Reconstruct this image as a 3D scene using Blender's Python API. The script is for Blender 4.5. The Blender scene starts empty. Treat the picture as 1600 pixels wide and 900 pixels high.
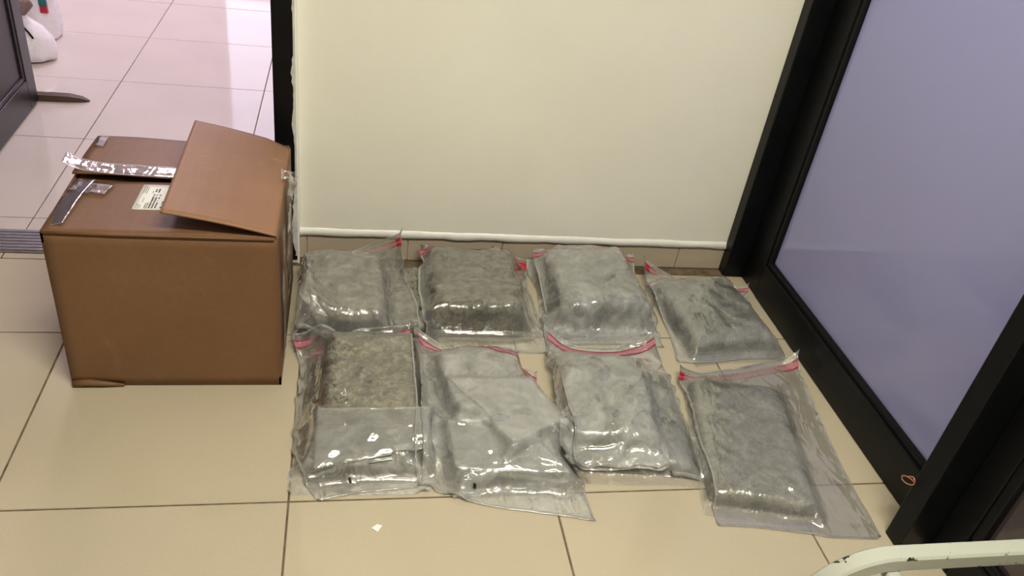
import bpy, bmesh, math, random
import numpy as np
from mathutils import Vector, Matrix

C = bpy.context.scene.collection
SC = bpy.context.scene
rng = np.random.default_rng(7)
random.seed(7)

# ------------------------------------------------------------------ camera
YAW, PITCH, ROLL = -0.2453, 0.5825, 0.1579
FPX = 1274.9
CAM = Vector((0.1078, -1.2636, 1.4374))
_f = Vector((-math.sin(YAW)*math.cos(PITCH), math.cos(YAW)*math.cos(PITCH), -math.sin(PITCH)))
_r0 = Vector((math.cos(YAW), math.sin(YAW), 0)); _u0 = _r0.cross(_f)
_r = math.cos(ROLL)*_r0 + math.sin(ROLL)*_u0
_u = -math.sin(ROLL)*_r0 + math.cos(ROLL)*_u0
cam = bpy.data.cameras.new('camera'); camo = bpy.data.objects.new('camera', cam); C.objects.link(camo)
cam.sensor_width = 36.0; cam.lens = FPX*36.0/1600.0; cam.clip_start = 0.02
m = Matrix((_r, _u, -_f)).transposed().to_4x4(); m.translation = CAM
camo.matrix_world = m
SC.camera = camo

# ------------------------------------------------------------------ world, lights, exposure
SC.view_settings.view_transform = 'Standard'
SC.view_settings.look = 'None'
SC.view_settings.gamma = 1.0
SC.view_settings.exposure = 0.2
SC.cycles.transparent_max_bounces = 40
SC.cycles.max_bounces = 10
SC.cycles.caustics_reflective = False
SC.cycles.caustics_refractive = False
w = bpy.data.worlds.new('world'); SC.world = w; w.use_nodes = True
w.node_tree.nodes['Background'].inputs[0].default_value = (0.05, 0.05, 0.055, 1)
w.node_tree.nodes['Background'].inputs[1].default_value = 1.0

def area(name, loc, size, power, col, rot=(0, 0, 0)):
    l = bpy.data.lights.new(name, 'AREA'); l.shape = 'RECTANGLE'; l.size, l.size_y = size
    l.energy = power; l.color = col
    o = bpy.data.objects.new(name, l); o.location = loc; o.rotation_euler = rot; C.objects.link(o)
    return o
WARM = (1.0, 0.94, 0.79)
area('ceiling_lamp', (0.60, -0.95, 2.74), (1.2, 0.05), 68, WARM)
area('ceiling_lamp', (0.60, -1.90, 2.74), (1.2, 0.14), 9, WARM)
COOL = (1.0, 0.82, 0.98)
area('hall_light', (-0.85, 3.75, 2.74), (0.5, 0.7), 21, COOL)
area('hall_light', (-0.85, 4.55, 2.74), (0.5, 0.5), 23, COOL)
area('hall_light', (0.25, 2.0, 2.74), (0.6, 0.4), 12, COOL)  # added fill for the near hall floor and the doorway spill
area('side_room_lamp', (2.35, 0.5, 2.72), (0.8, 1.6), 370, (0.72, 0.75, 1.0))

# ------------------------------------------------------------------ materials
class NT:
    def __init__(s, name):
        s.m = bpy.data.materials.new(name); s.m.use_nodes = True
        s.t = s.m.node_tree; s.n = s.t.nodes; s.l = s.t.links
        s.n.clear(); s.out = s.n.new('ShaderNodeOutputMaterial')
    def node(s, typ, **kw):
        n = s.n.new(typ)
        for k, v in kw.items():
            if k in n.inputs: 
                n.inputs[k].default_value = v
            else: setattr(n, k, v)
        return n
    def link(s, a, b): s.l.new(a, b)
    def coords(s, scale=(1, 1, 1)):
        tc = s.n.new('ShaderNodeTexCoord'); mp = s.n.new('ShaderNodeMapping')
        mp.inputs['Scale'].default_value = scale
        s.link(tc.outputs['Object'], mp.inputs[0]); return mp.outputs[0]
    def noise(s, vec, scale, detail=4, rough=.55, dist=0.0):
        n = s.node('ShaderNodeTexNoise'); n.inputs['Scale'].default_value = scale
        n.inputs['Detail'].default_value = detail; n.inputs['Roughness'].default_value = rough
        n.inputs['Distortion'].default_value = dist
        s.link(vec, n.inputs['Vector']); return n.outputs['Fac']
    def ramp(s, fac, stops):
        r = s.n.new('ShaderNodeValToRGB'); e = r.color_ramp.elements
        while len(e) < len(stops): e.new(0.5)
        for k, (p, c) in enumerate(stops):
            e[k].position = p; e[k].color = c if len(c) == 4 else (*c, 1)
        s.link(fac, r.inputs[0]); return r.outputs[0]
    def bump(s, h, strength, dist=0.002, normal=None):
        b = s.n.new('ShaderNodeBump'); b.inputs['Strength'].default_value = strength
        b.inputs['Distance'].default_value = dist; s.link(h, b.inputs['Height'])
        if normal is not None: s.link(normal, b.inputs['Normal'])
        return b.outputs['Normal']
    def principled(s, col, rough=.5, spec=.5, metal=0.0, normal=None, **kw):
        b = s.n.new('ShaderNodeBsdfPrincipled')
        if hasattr(col, 'default_value') or hasattr(col, 'links'): s.link(col, b.inputs['Base Color'])
        else: b.inputs['Base Color'].default_value = (*col, 1)
        if hasattr(rough, 'links'): s.link(rough, b.inputs['Roughness'])
        else: b.inputs['Roughness'].default_value = rough
        b.inputs['Specular IOR Level'].default_value = spec; b.inputs['Metallic'].default_value = metal
        if normal is not None: s.link(normal, b.inputs['Normal'])
        s.link(b.outputs[0], s.out.inputs[0]); return b

def mat_simple(name, col, rough=.5, spec=.5, metal=0.0, var=.06, nscale=8, bump=0.0, bscale=60, bdist=.001):
    t = NT(name); v = t.coords()
    f = t.noise(v, nscale)
    a = tuple(max(0, c*(1-var)) for c in col); b = tuple(min(1, c*(1+var)) for c in col)
    c = t.ramp(f, [(0.3, a), (0.7, b)])
    n = t.bump(t.noise(v, bscale, 3), bump, bdist) if bump else None
    t.principled(c, rough, spec, metal, n); return t.m

def mat_tile(name, col):
    t = NT(name); v = t.coords()
    f = t.noise(v, 2.5, 3)
    g = t.noise(v, 260, 2)
    c1 = t.ramp(f, [(0.3, tuple(x*.96 for x in col)), (0.7, tuple(x*1.04 for x in col))])
    mx = t.node('ShaderNodeMixRGB', blend_type='MULTIPLY'); mx.inputs[0].default_value = .25
    t.link(c1, mx.inputs[1]); t.link(t.ramp(g, [(0.35, (.8, .78, .74)), (.6, (1, 1, 1))]), mx.inputs[2])
    r = t.ramp(t.noise(v, 6, 3), [(0.3, (.05,)*3), (0.7, (.09,)*3)])
    t.principled(mx.outputs[0], r, .5); return t.m

def mat_wall(name, col):
    t = NT(name); v = t.coords()
    f = t.noise(v, 1.6, 5, .6)
    c = t.ramp(f, [(0.25, tuple(x*.94 for x in col)), (0.75, tuple(min(1, x*1.04) for x in col))])
    # faint scuffs
    s = t.noise(v, 9, 6, .7, 1.5)
    mx = t.node('ShaderNodeMixRGB', blend_type='MIX')
    t.link(t.ramp(s, [(0.68, (0, 0, 0)), (0.8, (.35,)*3)]), mx.inputs[0]); t.link(c, mx.inputs[1])
    mx.inputs[2].default_value = (col[0]*.8, col[1]*.76, col[2]*.7, 1)
    b1 = t.bump(t.noise(v, 5, 4), .25, .01)
    b2 = t.bump(t.noise(v, 90, 3), .12, .002, b1)
    t.principled(mx.outputs[0], .42, .35, normal=b2); return t.m

def mat_card(name, col):
    t = NT(name); v = t.coords((1, 1, 1))
    f = t.noise(v, 4, 5)
    vs = t.coords((60, 3, 60)); st = t.noise(vs, 1.2, 2)
    c = t.ramp(f, [(0.3, tuple(x*.9 for x in col)), (0.7, tuple(x*1.1 for x in col))])
    mx = t.node('ShaderNodeMixRGB', blend_type='MULTIPLY'); mx.inputs[0].default_value = .3
    t.link(c, mx.inputs[1]); t.link(t.ramp(st, [(0.35, (.8, .8, .8)), (.65, (1, 1, 1))]), mx.inputs[2])
    # pale scratches
    sv = t.coords((6, 30, 2.2)); sc = t.noise(sv, 2.3, 6, .65, 1.2)
    m2 = t.node('ShaderNodeMixRGB', blend_type='MIX')
    t.link(t.ramp(sc, [(0.61, (0, 0, 0)), (0.75, (.55,)*3)]), m2.inputs[0]); t.link(mx.outputs[0], m2.inputs[1])
    m2.inputs[2].default_value = (min(1, col[0]*1.5), col[1]*1.5, col[2]*1.5, 1)
    n = t.bump(t.noise(v, 26, 4), .18, .004)
    t.principled(m2.outputs[0], .52, .35, normal=n); return t.m

def mat_film(name, haze=.12, tint=(.93, .94, .92), rough=.09, gloss=.5, crinkle=.5, cscale=34,
             hazecol=(.80, .81, .78), swirl=.0, sscale=7, swirl_lo=.5):
    """thin clear polythene: lets light through, a little milky, glossy"""
    t = NT(name); v = t.coords()
    wv = t.node('ShaderNodeTexNoise'); wv.inputs['Scale'].default_value = 9; wv.inputs['Detail'].default_value = 2
    t.link(v, wv.inputs['Vector'])
    ad = t.node('ShaderNodeMixRGB', blend_type='LINEAR_LIGHT'); ad.inputs[0].default_value = .06
    t.link(v, ad.inputs[1]); t.link(wv.outputs['Color'], ad.inputs[2])
    def ridge(vec, sc, det, dist):
        f = t.noise(vec, sc, det, .5, dist)
        a = t.node('ShaderNodeMath', operation='SUBTRACT'); t.link(f, a.inputs[0]); a.inputs[1].default_value = .5
        b = t.node('ShaderNodeMath', operation='ABSOLUTE'); t.link(a.outputs[0], b.inputs[0]); return b.outputs[0]
    n0 = t.bump(ridge(ad.outputs[0], cscale*.28, 1, .6), crinkle, .045)
    n1 = t.bump(ridge(t.coords((1.6, .6, 1)), cscale*.75, 2, 1.0), crinkle, .014, n0)
    n2 = t.bump(t.noise(ad.outputs[0], cscale*2.2, 2, .5, .5), crinkle*.25, .004, n1)
    tr = t.node('ShaderNodeBsdfTransparent'); tr.inputs[0].default_value = (*tint, 1)
    df = t.node('ShaderNodeBsdfDiffuse'); df.inputs[0].default_value = (*hazecol, 1); t.link(n2, df.inputs['Normal'])
    tl = t.node('ShaderNodeBsdfTranslucent'); tl.inputs[0].default_value = (*hazecol, 1); t.link(n2, tl.inputs['Normal'])
    dm = t.node('ShaderNodeMixShader'); dm.inputs[0].default_value = .3
    t.link(df.outputs[0], dm.inputs[1]); t.link(tl.outputs[0], dm.inputs[2])
    m1 = t.node('ShaderNodeMixShader'); t.link(tr.outputs[0], m1.inputs[1]); t.link(dm.outputs[0], m1.inputs[2])
    if swirl > 0:
        sw = t.noise(ad.outputs[0], sscale, 6, .62, 2.2)
        hz = t.ramp(sw, [(swirl_lo-.1, (haze,)*3), (swirl_lo+.12, (haze+swirl,)*3)])
        t.link(hz, m1.inputs[0])
    else:
        sw = t.noise(v, 5, 3); hz = t.ramp(sw, [(.3, (haze*.75,)*3), (.7, (haze*1.25,)*3)]); t.link(hz, m1.inputs[0])
    gl = t.node('ShaderNodeBsdfGlossy'); gl.inputs['Roughness'].default_value = rough; t.link(n2, gl.inputs['Normal'])
    gl.inputs[0].default_value = (1, 1, 1, 1)
    fr = t.node('ShaderNodeFresnel'); fr.inputs[0].default_value = 1.5
    ml = t.node('ShaderNodeMath', operation='MULTIPLY'); ml.inputs[1].default_value = 2*gloss
    t.link(fr.outputs[0], ml.inputs[0])
    mn = t.node('ShaderNodeMath', operation='MINIMUM'); mn.inputs[1].default_value = .6; t.link(ml.outputs[0], mn.inputs[0])
    m2 = t.node('ShaderNodeMixShader'); t.link(mn.outputs[0], m2.inputs[0])
    t.link(m1.outputs[0], m2.inputs[1]); t.link(gl.outputs[0], m2.inputs[2])
    t.link(m2.outputs[0], t.out.inputs[0]); return t.m

def mat_zip(name, col, alpha, ends=0.0):
    t = NT(name)
    uv = t.node('ShaderNodeUVMap'); sp = t.node('ShaderNodeSeparateXYZ'); t.link(uv.outputs[0], sp.inputs[0])
    a = t.ramp(sp.outputs[0], [(0.0, (min(1, alpha+ends),)*3), (.16, (alpha,)*3), (.84, (alpha,)*3), (1.0, (min(1, alpha+ends),)*3)])
    b = t.principled(col, .2, .5)
    tr = t.node('ShaderNodeBsdfTransparent'); mx = t.node('ShaderNodeMixShader')
    t.link(a, mx.inputs[0]); t.link(tr.outputs[0], mx.inputs[1]); t.link(b.outputs[0], mx.inputs[2])
    t.link(mx.outputs[0], t.out.inputs[0]); return t.m

def mat_herb(name, a, b, c):
    t = NT(name); v = t.coords()
    n1 = t.noise(v, 55, 6, .7, .6); n2 = t.noise(v, 210, 3, .6)
    col = t.ramp(n1, [(0.36, a), (0.5, b), (0.64, c)])
    mx = t.node('ShaderNodeMixRGB', blend_type='MULTIPLY'); mx.inputs[0].default_value = .5
    t.link(col, mx.inputs[1]); t.link(t.ramp(n2, [(0.35, (.5, .5, .45)), (.6, (1, 1, 1))]), mx.inputs[2])
    n = t.bump(n1, .9, .006, t.bump(n2, .5, .002))
    t.principled(mx.outputs[0], .8, .2, normal=n); return t.m

M = {}
M['tile'] = mat_tile('cream_porcelain_tile', (.53, .465, .345))
M['tile_hall'] = mat_tile('hall_lit_porcelain_tile', (.64, .585, .53))  # same tile as the main room, paler hall light put into its colour
M['grout'] = mat_simple('grout', (.16, .12, .08), .9, .1, var=.4, nscale=30)
M['skirt'] = mat_tile('taupe_skirting_tile', (.50, .42, .32))
M['wall'] = mat_wall('cream_wall_paint', (.88, .87, .76))
M['lip'] = mat_simple('glossy_cream_paint', (.97, .96, .89), .3, .5, var=.05, nscale=14, bump=.3, bscale=25, bdist=.004)
M['hallwall'] = mat_simple('white_wall_paint', (.78, .76, .77), .5, .3, var=.03)
M['drab'] = mat_simple('darkened_unseen_wall', (.30, .28, .24), .6, .3, var=.05)  # unseen walls darkened to cut bounce light on the box front
M['ceiling'] = mat_simple('ceiling_paint', (.75, .74, .70), .7, .2, var=.02)
M['black'] = mat_simple('black_powder_coat', (.0035, .004, .005), .38, .22, var=.3, bump=.05)
M['leafblack'] = mat_simple('charcoal_aluminium', (.010, .010, .012), .35, .5, var=.2, bump=.05)
M['leafpanel'] = mat_simple('dark_brown_panel', (.014, .011, .011), .4, .5, var=.1)
M['steel'] = mat_simple('brushed_aluminium', (.62, .60, .62), .28, .5, 1.0, var=.08, nscale=30)
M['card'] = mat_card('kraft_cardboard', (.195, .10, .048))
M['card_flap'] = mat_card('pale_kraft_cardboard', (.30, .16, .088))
M['card_in'] = mat_simple('corrugated_inner_cardboard', (.13, .085, .05), .9, .1, var=.2)
M['label'] = mat_simple('label_paper', (.86, .87, .80), .5, .3, var=.03)
M['ink'] = mat_simple('black_ink', (.015, .018, .016), .6, .2, var=.1)
M['white'] = mat_simple('white_paper', (.9, .9, .88), .6, .2, var=.02)
M['tape'] = mat_film('clear_packing_tape', .05, (.95, .945, .94), .07, .45, .12, 22, (.85, .84, .82))
M['sealant'] = mat_simple('white_sealant', (.62, .62, .60), .5, .4, var=.15, nscale=40, bump=.4, bscale=60)
M['bedpaint'] = None
M['wood'] = mat_simple('brown_wood', (.07, .042, .028), .4, .4, var=.3, nscale=14)
M['copper'] = mat_simple('copper_wire', (.75, .38, .25), .25, .5, 1.0, var=.1)
M['sack'] = mat_simple('white_plastic_sack', (.82, .80, .82), .3, .5, var=.04, bump=.5, bscale=18, bdist=.02)
M['sackknot'] = mat_simple('brown_rag', (.22, .15, .13), .7, .2, var=.3, nscale=30, bump=.5, bscale=40, bdist=.01)
M['red'] = mat_simple('red_print', (.45, .02, .04), .4, .4, var=.1)
M['teal'] = mat_simple('teal_print', (.02, .16, .17), .4, .4, var=.1)
M['zipband'] = mat_zip('pink_zip_band', (.62, .26, .34), .38, .2)
M['zipline'] = mat_zip('crimson_zip_line', (.40, .012, .05), .55, .4)
M['sealend'] = mat_simple('fused_red_seal_end', (.55, .012, .04), .2, .6, var=.15, nscale=60)
M['zipband_faint'] = mat_zip('faint_pink_zip_band', (.62, .24, .30), .08, .45)
M['zipline_faint'] = mat_zip('faint_crimson_zip_line', (.42, .012, .05), .06, .9)
M['herb_olive'] = mat_herb('olive_herb', (.04, .036, .018), (.20, .18, .105), (.50, .46, .31))
M['herb_grey'] = mat_herb('grey_green_herb', (.09, .09, .065), (.21, .205, .15), (.36, .35, .26))
M['herb_dark'] = mat_herb('dark_green_herb', (.07, .08, .06), (.17, .18, .135), (.28, .29, .22))
M['bag'] = mat_film('polythene_bag_film', .13, (.97, .972, .965), .035, 1.0, .32, 16, (.86, .87, .84))
M['flap'] = mat_film('folded_film_flap', .15, (.96, .965, .96), .03, 1.2, .25, 14, (.88, .89, .87), .15, 6, .5)
M['bag_clear'] = mat_film('clear_polythene_bag_film', .07, (.975, .977, .97), .03, 1.0, .32, 16, (.86, .87, .84))
M['seam'] = mat_film('welded_film_seam', .22, (.97, .97, .97), .05, .9, .2, 30, (.86, .87, .84))
M['bag_hazy'] = mat_film('hazy_polythene_bag_film', .17, (.96, .968, .962), .04, 1.0, .36, 16, (.87, .88, .86), .14, 6, .52)
M['pack_clear'] = mat_film('clear_vacuum_film', .04, (.97, .97, .965), .04, 1.2, .5, 26, (.84, .84, .80), .08, 9, .58)
M['pack_mid'] = mat_film('cloudy_vacuum_film', .15, (.96, .965, .955), .04, 1.1, .55, 24, (.86, .86, .83), .25, 8, .55)
M['pack_white'] = mat_film('whitish_vacuum_film', .24, (.95, .96, .95), .035, 1.1, .6, 22, (.90, .91, .89), .52, 5, .52)

def mat_bed():
    t = NT('chipped_white_enamel'); v = t.coords()
    f = t.noise(v, 30, 5, .7, 1.0)
    g = t.node('ShaderNodeNewGeometry')
    pt = t.ramp(g.outputs['Pointiness'], [(0.5, (0, 0, 0)), (0.56, (.10,)*3)])
    ad = t.node('ShaderNodeMath', operation='ADD'); t.link(f, ad.inputs[0]); t.link(pt, ad.inputs[1])
    k = t.ramp(ad.outputs[0], [(0.685, (0, 0, 0)), (0.70, (1, 1, 1))])
    mx = t.node('ShaderNodeMixRGB'); t.link(k, mx.inputs[0])
    mx.inputs[1].default_value = (.44, .46, .40, 1); mx.inputs[2].default_value = (.02, .018, .015, 1)
    t.principled(mx.outputs[0], .3, .5, normal=t.bump(k, -.4, .002)); return t.m
M['bedpaint'] = mat_bed()

def mat_frost(dark=False):
    t = NT('frosted_lilac_glass'); v = t.coords()
    n = t.bump(t.noise(v, 7, 3), .06, .01)
    df = t.node('ShaderNodeBsdfDiffuse'); df.inputs[0].default_value = (.34, .33, .40, 1)
    tl = t.node('ShaderNodeBsdfTranslucent'); tl.inputs[0].default_value = (.57, .56, .66, 1)
    mx = t.node('ShaderNodeMixShader'); mx.inputs[0].default_value = .55
    t.link(df.outputs[0], mx.inputs[1]); t.link(tl.outputs[0], mx.inputs[2])
    gl = t.node('ShaderNodeBsdfGlossy'); gl.inputs['Roughness'].default_value = .06; t.link(n, gl.inputs['Normal'])
    fr = t.node('ShaderNodeFresnel'); fr.inputs[0].default_value = 1.8
    m2 = t.node('ShaderNodeMixShader'); t.link(fr.outputs[0], m2.inputs[0])
    t.link(mx.outputs[0], m2.inputs[1]); t.link(gl.outputs[0], m2.inputs[2])
    if dark: df.inputs[0].default_value = (.055, .042, .045, 1); mx.inputs[0].default_value = 0
    t.link(m2.outputs[0], t.out.inputs[0]); return t.m
M['frost'] = mat_frost(); M['frost_dark'] = mat_frost(True)
t = NT('added_window_glow'); e = t.node('ShaderNodeEmission'); e.inputs[0].default_value = (.86, .80, 1, 1); e.inputs[1].default_value = 2.2  # glow of the added hall window, mirrored in the floor
t.link(e.outputs[0], t.out.inputs[0]); M['window_glow'] = t.m

# ------------------------------------------------------------------ builders
def link(name, me, mat, parent=None, smooth=False):
    o = bpy.data.objects.new(name, me); C.objects.link(o)
    if mat is not None and not me.materials: me.materials.append(mat)
    if smooth: me.polygons.foreach_set('use_smooth', [True]*len(me.polygons))
    if parent is not None: o.parent = parent
    return o
def obj(name, bm, mat, parent=None, smooth=False):
    bmesh.ops.recalc_face_normals(bm, faces=bm.faces[:])
    me = bpy.data.meshes.new(name); bm.to_mesh(me); bm.free()
    return link(name, me, mat, parent, smooth)
def tag(o, label, cat, group=None):
    o['label'] = label; o['category'] = cat
    if group: o['group'] = group
    return o
def empty(name, loc=(0, 0, 0), rz=0.0):
    o = bpy.data.objects.new(name, None); C.objects.link(o); o.location = loc; o.rotation_euler = (0, 0, rz)
    o.empty_display_size = .05
    return o
def struct(o): o['kind'] = 'structure'; return o
def box_bm(x0, x1, y0, y1, z0, z1, bev=0.0, bm=None, seg=2):
    bm = bm or bmesh.new()
    vs = [bm.verts.new((x, y, z)) for z in (z0, z1) for (x, y) in ((x0, y0), (x1, y0), (x1, y1), (x0, y1))]
    F = [bm.faces.new([vs[i] for i in f]) for f in ((3, 2, 1, 0), (4, 5, 6, 7), (0, 1, 5, 4), (1, 2, 6, 5), (2, 3, 7, 6), (3, 0, 4, 7))]
    if bev > 0:
        es = list({e for f in F for e in f.edges})
        bmesh.ops.bevel(bm, geom=es, offset=bev, segments=seg, affect='EDGES', profile=.5)
    return bm
def tube_bm(pts, r, n=8, bm=None, square=None):
    """sweep a round (or rounded-square) section along pts"""
    bm = bm or bmesh.new(); pts = [Vector(p) for p in pts]; rings = []; ref = None
    for i, p in enumerate(pts):
        t = (pts[min(i+1, len(pts)-1)]-pts[max(i-1, 0)]).normalized()
        if ref is None: ref = Vector((0, 1, 0)) if abs(t.y) < .9 else Vector((0, 0, 1))
        a = (ref-t*ref.dot(t)).normalized(); b = t.cross(a); ref = a
        ring = []
        rr = r[i] if isinstance(r, (list, tuple)) else r
        for k in range(n):
            th = 2*math.pi*(k+.5)/n
            if square:
                c, s = math.cos(th), math.sin(th); q = (abs(c)**9+abs(s)**9)**(-1/9)
                ring.append(bm.verts.new(p+a*(c*q*square[0])+b*(s*q*square[1])))
            else: ring.append(bm.verts.new(p+a*math.cos(th)*rr+b*math.sin(th)*rr))
        rings.append(ring)
    for i in range(len(rings)-1):
        for k in range(n):
            bm.faces.new((rings[i][k], rings[i][(k+1) % n], rings[i+1][(k+1) % n], rings[i+1][k]))
    bm.faces.new(rings[0][::-1]); bm.faces.new(rings[-1])
    return bm

# ------------------------------------------------------------------ structure: floor
Z0 = 0.0
floor = struct(obj('floor', box_bm(-2.6, 3.2, -3.4, 5.2, -.12, -.0022), M['grout']))
TH = .0016   # half joint
def tiles(x0, x1, y0, y1, xs, ys, mat, TH=.0022):
    for i in range(len(xs)-1):
        for j in range(len(ys)-1):
            a, b = max(xs[i]+TH, x0), min(xs[i+1]-TH, x1); c, d = max(ys[j]+TH, y0), min(ys[j+1]-TH, y1)
            if b-a < .01 or d-c < .01: continue
            dz = rng.uniform(-.0004, .0003)
            bm = box_bm(-(b-a)/2, (b-a)/2, -(d-c)/2, (d-c)/2, -.009, 0, .0012, seg=1)
            o = obj('floor_tile', bm, mat, floor); o.location = ((a+b)/2, (c+d)/2, dz)
xs = [-2.4, -1.8, -1.2, -.6, 0, .6, 1.2, 1.8, 2.4, 3.0]
tiles(-2.4, 3.0, -3.0, .954, xs, [-3.0, -2.4, -1.8, -1.2, -.6, 0, .6, .954], M['tile'])
tiles(-1.12, -.09, .954, .984, [-1.5, -.875, -.09], [.954, .985], M['tile'])
hx = [-.8577+.6*k for k in range(-3, 5)]; hy = [1.1931+.6*k for k in range(-1, 7)]
tiles(-2.5, 1.5, 1.118, 4.9, hx, hy, M['tile_hall'], .0017)

# walls
wall = struct(obj('wall_back', box_bm(-.028, 1.46, 1.0036, 1.112, .088, 2.8), M['wall']))
struct(obj('wall_left_of_doorway', box_bm(-2.4, -1.155, 1.0036, 1.112, 0, 2.8), M['wall']))
struct(obj('wall_above_doorway', box_bm(-1.155, -.028, 1.0036, 1.112, 2.15, 2.8), M['wall']))
struct(obj('wall_left', box_bm(-2.5, -2.4, -3.1, 1.0036, 0, 2.8), M['drab']))
struct(obj('wall_front', box_bm(-2.5, 3.1, -3.1, -3.0, 0, 2.8), M['drab']))
struct(obj('wall_right', box_bm(1.475, 1.56, -3.0, -1.3, 0, 2.8), M['drab']))
struct(obj('wall_right_above_partition', box_bm(1.475, 1.56, -1.3, 1.0036, 2.3, 2.8), M['wall']))
struct(obj('ceiling', box_bm(-2.6, 3.2, -3.2, 5.2, 2.8, 2.9), M['ceiling']))
# side room behind the frosted partition
struct(obj('wall_side_room_back', box_bm(1.56, 3.1, 1.0036, 1.112, 0, 2.8), M['hallwall']))
struct(obj('wall_side_room_right', box_bm(3.0, 3.1, -3.0, 1.0036, 0, 2.8), M['hallwall']))
# hall beyond the doorway
struct(obj('wall_hall_far', box_bm(-2.6, 1.6, 4.9, 5.0, 0, 2.8), M['hallwall']))
struct(obj('wall_hall_left', box_bm(-2.6, -2.5, 1.112, 4.9, 0, 2.8), M['hallwall']))
struct(obj('wall_hall_right', box_bm(1.5, 1.6, 1.112, 4.9, 0, 2.8), M['hallwall']))

# unseen window added in the far hall wall for its lilac floor reflection
wn = struct(obj('added_window', box_bm(-.80, .10, 4.86, 4.90, .25, 2.05, .004), M['hallwall']))
obj('added_window_pane', box_bm(-.74, .04, 4.852, 4.858, .31, 1.99), M['window_glow'], wn)
obj('added_glazing_bar', box_bm(-.37, -.33, 4.845, 4.86, .31, 1.99), M['hallwall'], wn)

# skirting tiles and the painted lip above them
base = struct(empty('baseboard_back', (0, 0, 0)))
sx = [-.028, -.006, .31, .62, .93, 1.24, 1.41]
for i in range(len(sx)-1):
    o = obj('skirting_tile', box_bm(sx[i]+.001, sx[i+1]-.001, 1.0008, 1.014, .001, .0875, .0012, seg=1), M['skirt'], base)
obj('joint_backing', box_bm(-.028, 1.41, 1.012, 1.11, 0, .088), M['lip'], base)
# uneven plaster lip
bm = bmesh.new(); n = 70; prev = None
for i in range(n+1):
    x = -.028+(1.436)*i/n
    zb = .0885+.0015*math.sin(i*.7)+rng.uniform(-.0012, .0012); zt = .108+.001*math.sin(i*.45+1)+rng.uniform(-.0007, .0007)
    yf = 1.0005+rng.uniform(-.0006, .0006)
    ring = [bm.verts.new(q) for q in ((x, 1.006, zb), (x, yf-.009, zb+.001), (x, yf+.001, zt-.001), (x, 1.006, zt+.004))]
    if prev:
        for k in range(3): bm.faces.new((prev[k], ring[k], ring[k+1], prev[k+1]))
    prev = ring
struct(obj('trim_1', bm, M['lip'], None, True))

# ------------------------------------------------------------------ doorway: jamb, threshold, open leaf
j = struct(obj('door_1', box_bm(-.092, -.034, .965, 1.10, .012, 2.15, .003), M['black']))
obj('door_head', box_bm(-1.155, -.034, .965, 1.10, 2.09, 2.15, .003), M['black'], j)
obj('hinge_jamb', box_bm(-1.155, -1.10, .965, 1.10, .0, 2.09, .003), M['black'], j)
obj('jamb_foot', box_bm(-.09, -.031, .967, 1.05, 0, .012, .002), M['sealant'], j)
# ragged sealant down the jamb and wall edge
bm = bmesh.new(); prev = None; n = 160
for i in range(n+1):
    z = .03+2.0*i/n
    wl = .003+.008*max(0, math.sin(i*.31)*math.sin(i*.13+1)+rng.uniform(-.3, .3))
    if z < .32: wl += .012*max(0, 1-abs(z-.17)/.12)*rng.uniform(.6, 1.2)
    ring = [bm.verts.new(q) for q in ((-.034-wl, .9640, z), (-.034-wl*.3, .9625, z), (-.0315, .9655, z), (-.027, 1.0030, z))]
    if prev:
        for k in range(3): bm.faces.new((prev[k], ring[k], ring[k+1], prev[k+1]))
    prev = ring
obj('sealant_bead', bm, M['sealant'], j, True)
obj('wall_return', box_bm(-.034, -.027, .966, 1.0036, .0, 2.8, .001), M['lip'], j)

th = struct(empty('trim_2', (0, 0, 0)))
obj('threshold_plate', box_bm(-1.10, -.092, .986, 1.117, -.004, .002, .001, seg=1), M['steel'], th)
for k in range(7):
    y = .993+.0172*k
    obj('threshold_rib', box_bm(-1.10, -.092, y, y+.0105, .001, .0062, .002), M['steel'], th)

leaf = empty('open_door', (-1.10, 1.13, 0), math.radians(91.2))
tag(leaf, 'black aluminium framed door standing open into the next room at upper left', 'door')
def leafpart(name, x0, x1, z0, z1, y0=-.02, y1=.02, mat='leafblack', bev=.003):
    return obj(name, box_bm(x0, x1, y0, y1, z0, z1, bev), M[mat], leaf)
leafpart('stile', 0, .085, .012, 2.08); leafpart('stile', .885, .975, .012, 2.08)
leafpart('bottom_rail', .085, .885, .012, .125); leafpart('top_rail', .085, .885, 1.99, 2.08)
leafpart('middle_rail', .085, .885, 1.0, 1.1)
leafpart('lower_panel', .08, .89, .12, 1.005, -.008, .008, 'leafpanel', 0)
leafpart('upper_panel', .08, .89, 1.095, 1.995, -.008, .008, 'leafpanel', 0)
for (x0, x1, z0, z1) in ((.085, .103, .125, 1.0), (.867, .885, .125, 1.0), (.103, .867, .125, .143), (.103, .867, .982, 1.0)):
    leafpart('glazing_bead', x0, x1, z0, z1, -.016, .016, 'leafblack', .004)

# wooden wedge poking out from under the leaf
bm = bmesh.new(); prof = [(-.06, .026), (.05, .026), (.11, .024), (.155, .016), (.178, .006), (.182, .0)]
top = []; bot = []
for x, z in prof:
    wd = .019 if x < .14 else .019*(1-(x-.14)/.06)
    wd = max(wd, .006)
    top.append((bm.verts.new((x, -wd, z+.0005)), bm.verts.new((x, wd, z+.0005))))
    bot.append((bm.verts.new((x, -wd, 0)), bm.verts.new((x, wd, 0))))
for i in range(len(prof)-1):
    a, b, c, d = top[i], top[i+1], bot[i], bot[i+1]
    bm.faces.new((a[0], b[0], b[1], a[1])); bm.faces.new((c[0], c[1], d[1], d[0]))
    bm.faces.new((a[0], c[0], d[0], b[0])); bm.faces.new((a[1], b[1], d[1], c[1]))
bm.faces.new((top[0][0], top[0][1], bot[0][1], bot[0][0])); bm.faces.new((top[-1][0], bot[-1][0], bot[-1][1], top[-1][1]))
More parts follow.
